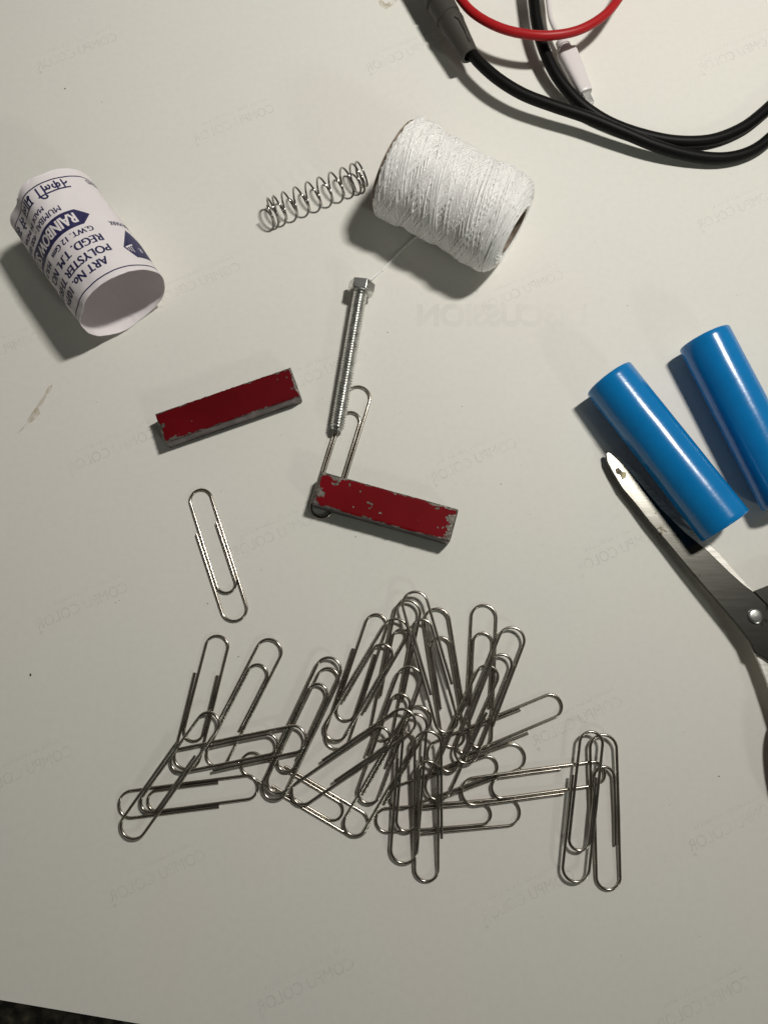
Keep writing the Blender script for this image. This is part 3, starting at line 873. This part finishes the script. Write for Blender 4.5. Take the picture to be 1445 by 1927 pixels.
for i, (label, tp, bp, zt, zb, ch) in enumerate(CL):
    c = clip0 if i == 0 else clip0.copy()
    if i:
        scene.collection.objects.link(c); c.data = variants[i % 8]
    A, B = P(*tp, zt + WR_), P(*bp, zb + WR_)
    A.z, B.z = zt, zb
    v = (A - B); L_ = v.length; v.normalize()
    u = v.cross(Vector((0, 0, 1))).normalized()
    n = u.cross(v)
    k = L_ / (49.0 + 2 * WR_)
    mid = (A + B) / 2
    if ch < 0: u, n = -u, -n; mid = mid + Vector((0, 0, 2 * WR_))
    roll = random.uniform(-0.02, 0.02)
    M = Matrix(((u.x, v.x, n.x, 0), (u.y, v.y, n.y, 0), (u.z, v.z, n.z, 0), (0, 0, 0, 1)))
    c.matrix_world = Matrix.Translation(mid * MM) @ M @ Matrix.Rotation(roll if zt > 0.5 else 0, 4, 'Y') @ Matrix.Diagonal((k if .97 < k < 1.03 else 1.0 if k < 1 else 1.02, k, 1, 1))
    tag(c, label, 'paper clip', 'jumbo wire paper clips')

# ------------------------------------------------------------------ blue cells
def cell(name, a, b_, r, label):
    root = empty(name, (Vector(a) + Vector(b_)) / 2 - Vector((0, 0, r)))
    tag(root, label, 'battery cell', 'blue wrapped round cells')
    L = (Vector(b_) - Vector(a)).length
    prof = [(0.05, r - 1.5), (0.0, r - 0.55), (0.1, r - 0.25), (0.5, r)] + [(0.5 + (L - 1) * k / 40, r) for k in range(1, 40)] + [(L - 0.5, r), (L - 0.1, r - 0.25), (L, r - 0.55), (L - 0.05, r - 1.5)]
    V, Fc = lathe(a, b_, prof, 72, wob=lambda l, t: 0.05 * noise.noise(Vector((l * 0.12, math.cos(t) * 1.5, math.sin(t) * 1.5))))
    o = mesh_obj('plastic_wrap', V, Fc, M_blue, root)
    for nm, l0, l1 in (('end_cap', 0.12, 0.9), ('end_cap', L - 0.12, L - 0.9)):
        V, Fc = lathe(a, b_, [(l0, 0.01), (l0, r - 1.3), (l1, r - 1.1), (l1, 0.01)], 40)
        o = mesh_obj(nm, V, Fc, M_term, root); fix_normals(o); sharp(o, 30)
    return root
cell('blue_cell', (80.5, 92.9, 9.3), (116.6, 38.6, 13.5), 9.2, 'blue round cell resting on the scissors blade, left one of two')
A = P(1324, 636, 9.3)
cell('blue_cell', A, A + 65 * Vector((math.cos(R(-67)), math.sin(R(-67)), 0)), 9.2, 'blue round cell cut off by the right photo edge, clear of the scissors')

# ------------------------------------------------------------------ scissors
def zs(px, py):   # height of the blades above the sheet
    s = ((px - 1140) * 0.672 + (py - 853) * 0.740) / 415
    return 2.4 + 3.6 * min(max(s, 0), 1.3)
sci = empty('scissors', P(1420, 1160, 0))
tag(sci, 'nearly closed worn steel scissors with brown handles, partly under the blue cell', 'scissors')
def plate(name, px, dz, th, m, extra=0):
    top = [P(x, y, zs(x, y) + dz) for x, y in px]
    n = len(top)
    V = top + [p - Vector((0, 0, th)) for p in top]
    Fc = [tuple(range(n)), tuple(range(n, 2 * n))[::-1]] + [(i, (i + 1) % n, n + (i + 1) % n, n + i) for i in range(n)]
    o = mesh_obj(name, V, Fc, m, sci, smooth=False); fix_normals(o)
    bevel(o, 0.3, 2)
    return o
plate('blade', [(1139, 853), (1143, 850), (1149, 852), (1160, 862), (1173, 874), (1205, 911), (1245, 959), (1290, 1003), (1331, 1036), (1373, 1077), (1400, 1101), (1419, 1115), (1446, 1142), (1478, 1180), (1500, 1225),
                (1500, 1262), (1475, 1262), (1445, 1243), (1419, 1228), (1409, 1206), (1381, 1170), (1355, 1140), (1329, 1110), (1290, 1064), (1254, 1020), (1222, 983), (1194, 947), (1170, 919), (1152, 889), (1142, 870)], 1.3, 1.2, M_blade)
o = plate('blade', [(1160, 858), (1190, 882), (1240, 936), (1290, 985), (1336, 1026), (1350, 1037), (1380, 1071), (1404, 1098), (1420, 1113), (1450, 1150), (1495, 1230), (1520, 1330), (1560, 1420), (1500, 1420), (1470, 1370), (1455, 1320), (1441, 1280), (1428, 1248), (1417, 1225), (1409, 1200), (1375, 1150), (1300, 1060), (1200, 930)], -0.05, 1.2, M_bevel)
o['label'] = 'lower blade with bright ground bevel'
o = plate('shank', [(1446, 1142), (1417, 1113), (1432, 1107), (1470, 1092), (1530, 1080), (1590, 1090), (1590, 1140), (1530, 1150), (1500, 1200)], 0.9, 1.4, M_blade)
for pth in ([(1530, 1115), (1620, 1060), (1720, 1040), (1790, 1110), (1740, 1200), (1640, 1200), (1560, 1150), (1520, 1118)],
            [(1540, 1335), (1490, 1345), (1470, 1400), (1486, 1500), (1530, 1560), (1600, 1540), (1610, 1450), (1575, 1370), (1525, 1338)]):
    V, Fc = tube(catmull([P(x, y, 5.5) for x, y in pth], 8), 3.0, 14)
    mesh_obj('handle', V, Fc, M_handle, sci)
pc = P(1420, 1160, zs(1420, 1160) + 1.2)
V, Fc = lathe(pc, pc + Vector((0, 0, 1)), [(-2.5, 1.4), (0.1, 1.4), (0.1, 2.6), (0.45, 2.6), (0.72, 2.3), (0.85, 1.5), (0.9, 0.01)], 36)
o = mesh_obj('pivot_rivet', V, Fc, M_zinc, sci); fix_normals(o)
# dried glue flake near the tip
V, Fc = [], []
cpt = [(1158, 882), (1163, 880), (1170, 887), (1178, 889), (1177, 898), (1171, 901), (1168, 893), (1160, 890)]
top = [P(x, y, zs(x, y) + 1.65) for x, y in cpt]; bot = [P(x, y, zs(x, y) + 1.25) for x, y in cpt]
n = len(cpt)
o = mesh_obj('glue_flake', top + bot, [tuple(range(n))] + [(i, (i + 1) % n, n + (i + 1) % n, n + i) for i in range(n)], M_rust, sci, smooth=False); fix_normals(o)

# ------------------------------------------------------------------ cables, top right
def pathpx(l, n=12): return catmull([P(x, y, z) for x, y, z in l], n)
test = empty('black_test_lead', P(885, 100, 0))
tag(test, 'black rubber cable leaving a dark grey connector boot and curving out of the right edge', 'cable')
pth = pathpx([(880, 92, 9.5), (905, 121, 9.6), (940, 151, 9.5), (985, 178, 9), (1040, 199, 8.5), (1105, 221, 7.8), (1170, 248, 6.8), (1235, 275, 5.2), (1300, 293, 3.6), (1360, 298, 2.8), (1410, 286, 2.5), (1450, 258, 2.5), (1500, 205, 2.4)])
V, Fc = tube(pth, 2.25, 20)
mesh_obj('cable', V, Fc, M_black, test)
ba, bb = P(884, 106, 9.6), P(790, -62, 9.0)
e_, s_, u_ = frame_of(ba, bb)
prof = [(0.2, 2.3), (0.0, 3.2), (0.4, 3.6), (7, 4.1), (14, 4.7), (15.5, 5.0), (17, 4.9), (17.3, 4.5), (18.6, 4.5), (18.9, 5.0), (26, 5.2), (26.3, 4.7), (27.2, 4.7), (27.5, 5.3), (40, 5.5), (41, 5.0)]
V, Fc = lathe(ba, bb, prof, 40); o = mesh_obj('connector_boot', V, Fc, M_grey, test); sharp(o, 40)
# moulded grip rib along the boot
V, Fc = tube([ba + e_ * 3 + u_ * 3.7 + s_ * 1.0, ba + e_ * 8 + u_ * 4.15 + s_ * 1.4, ba + e_ * 13 + u_ * 4.7 + s_ * 1.2, ba + e_ * 14.5 + u_ * 4.7], 0.4, 10)
mesh_obj('grip_rib', V, Fc, M_grey, test)

o_b = mesh_obj('black_cable', *tube(pathpx([(998, -60, 8.5), (1004, 0, 8.0), (1010, 45, 7.5), (1022, 90, 6.8), (1045, 140, 5.8), (1078, 182, 4.6), (1108, 208, 3.6), (1150, 233, 2.5), (1205, 253, 2.3), (1270, 266, 2.3), (1335, 264, 2.3), (1390, 244, 2.4), (1432, 214, 2.5), (1490, 160, 2.6)]), 2.25, 20), M_black, None, origin=P(1078, 182, 0))
tag(o_b, 'thinner looping black cable that passes under the red cable at the top edge', 'cable')
o_r = mesh_obj('red_cable', *tube(pathpx([(830, -60, 9), (862, -8, 10.5), (890, 24, 12), (930, 48, 13.2), (975, 62, 14), (1030, 67, 14.5), (1085, 58, 14), (1130, 34, 13), (1160, 2, 12), (1190, -50, 10)]), 1.75, 20), M_red, None, origin=P(1030, 67, 0))
tag(o_r, 'red rubber cable hanging in a loop at the top edge', 'cable')
usb = empty('white_plug_lead', P(1080, 130, 0))
tag(usb, 'thin white lead ending in a small white plug between the black cables', 'plug')
V, Fc = tube(pathpx([(1020, -60, 3), (1030, -5, 4), (1036, 35, 4.6), (1048, 62, 5), (1059, 88, 4.6)]), 1.0, 14)
mesh_obj('lead', V, Fc, M_white, usb)
qa, qb = P(1056, 78, 4.2), P(1101, 176, 3.6)
e_, s_, u_ = frame_of(qa, qb)
V, Fc = lathe(qa, qb, [(0.2, 1.0), (0, 2.5), (2.2, 2.6), (2.3, 2.1), (3.2, 2.1), (3.3, 2.7), (4.6, 2.7), (4.8, 1.0)], 28); o = mesh_obj('collar', V, Fc, M_white, usb); sharp(o, 35)
LQ = (qb - qa).length
V, Fc = [], []
for (l, w_, h_) in ((4.6, 4.3, 2.4), (4.9, 4.6, 2.8), (12, 4.2, 2.8), (LQ - 1.2, 3.3, 2.5), (LQ - 0.3, 3.2, 2.5), (LQ, 3.0, 2.3)):
    for k in range(24):
        a = 2 * math.pi * k / 24
        cx_, cy_ = math.cos(a), math.sin(a)
        V.append(qa + e_ * l + s_ * math.copysign(abs(cx_) ** 0.55, cx_) * w_ * 0.88 + u_ * math.copysign(abs(cy_) ** 0.75, cy_) * h_)
for j in range(5):
    for k in range(24):
        k2 = (k + 1) % 24
        Fc.append((j * 24 + k, (j + 1) * 24 + k, (j + 1) * 24 + k2, j * 24 + k2))
Fc.append(tuple(range(24))); Fc.append(tuple(range(120, 144))[::-1])
o = mesh_obj('plug_body', V, Fc, M_white, usb); fix_normals(o); sharp(o, 35)
V, Fc = [], []
for l in (LQ - 0.5, LQ + 5.0):
    for a, b_ in ((-1, -1), (1, -1), (1, 1), (-1, 1)):
        V.append(qa + e_ * l + s_ * a * 1.5 + u_ * b_ * 0.8)
o = mesh_obj('metal_tip', V, [(0, 1, 2, 3), (7, 6, 5, 4), (0, 4, 5, 1), (1, 5, 6, 2), (2, 6, 7, 3), (3, 7, 4, 0)], M_zinc, usb, smooth=False); fix_normals(o); bevel(o, 0.15)

# ------------------------------------------------------------------ render settings
scene.render.engine = 'CYCLES'
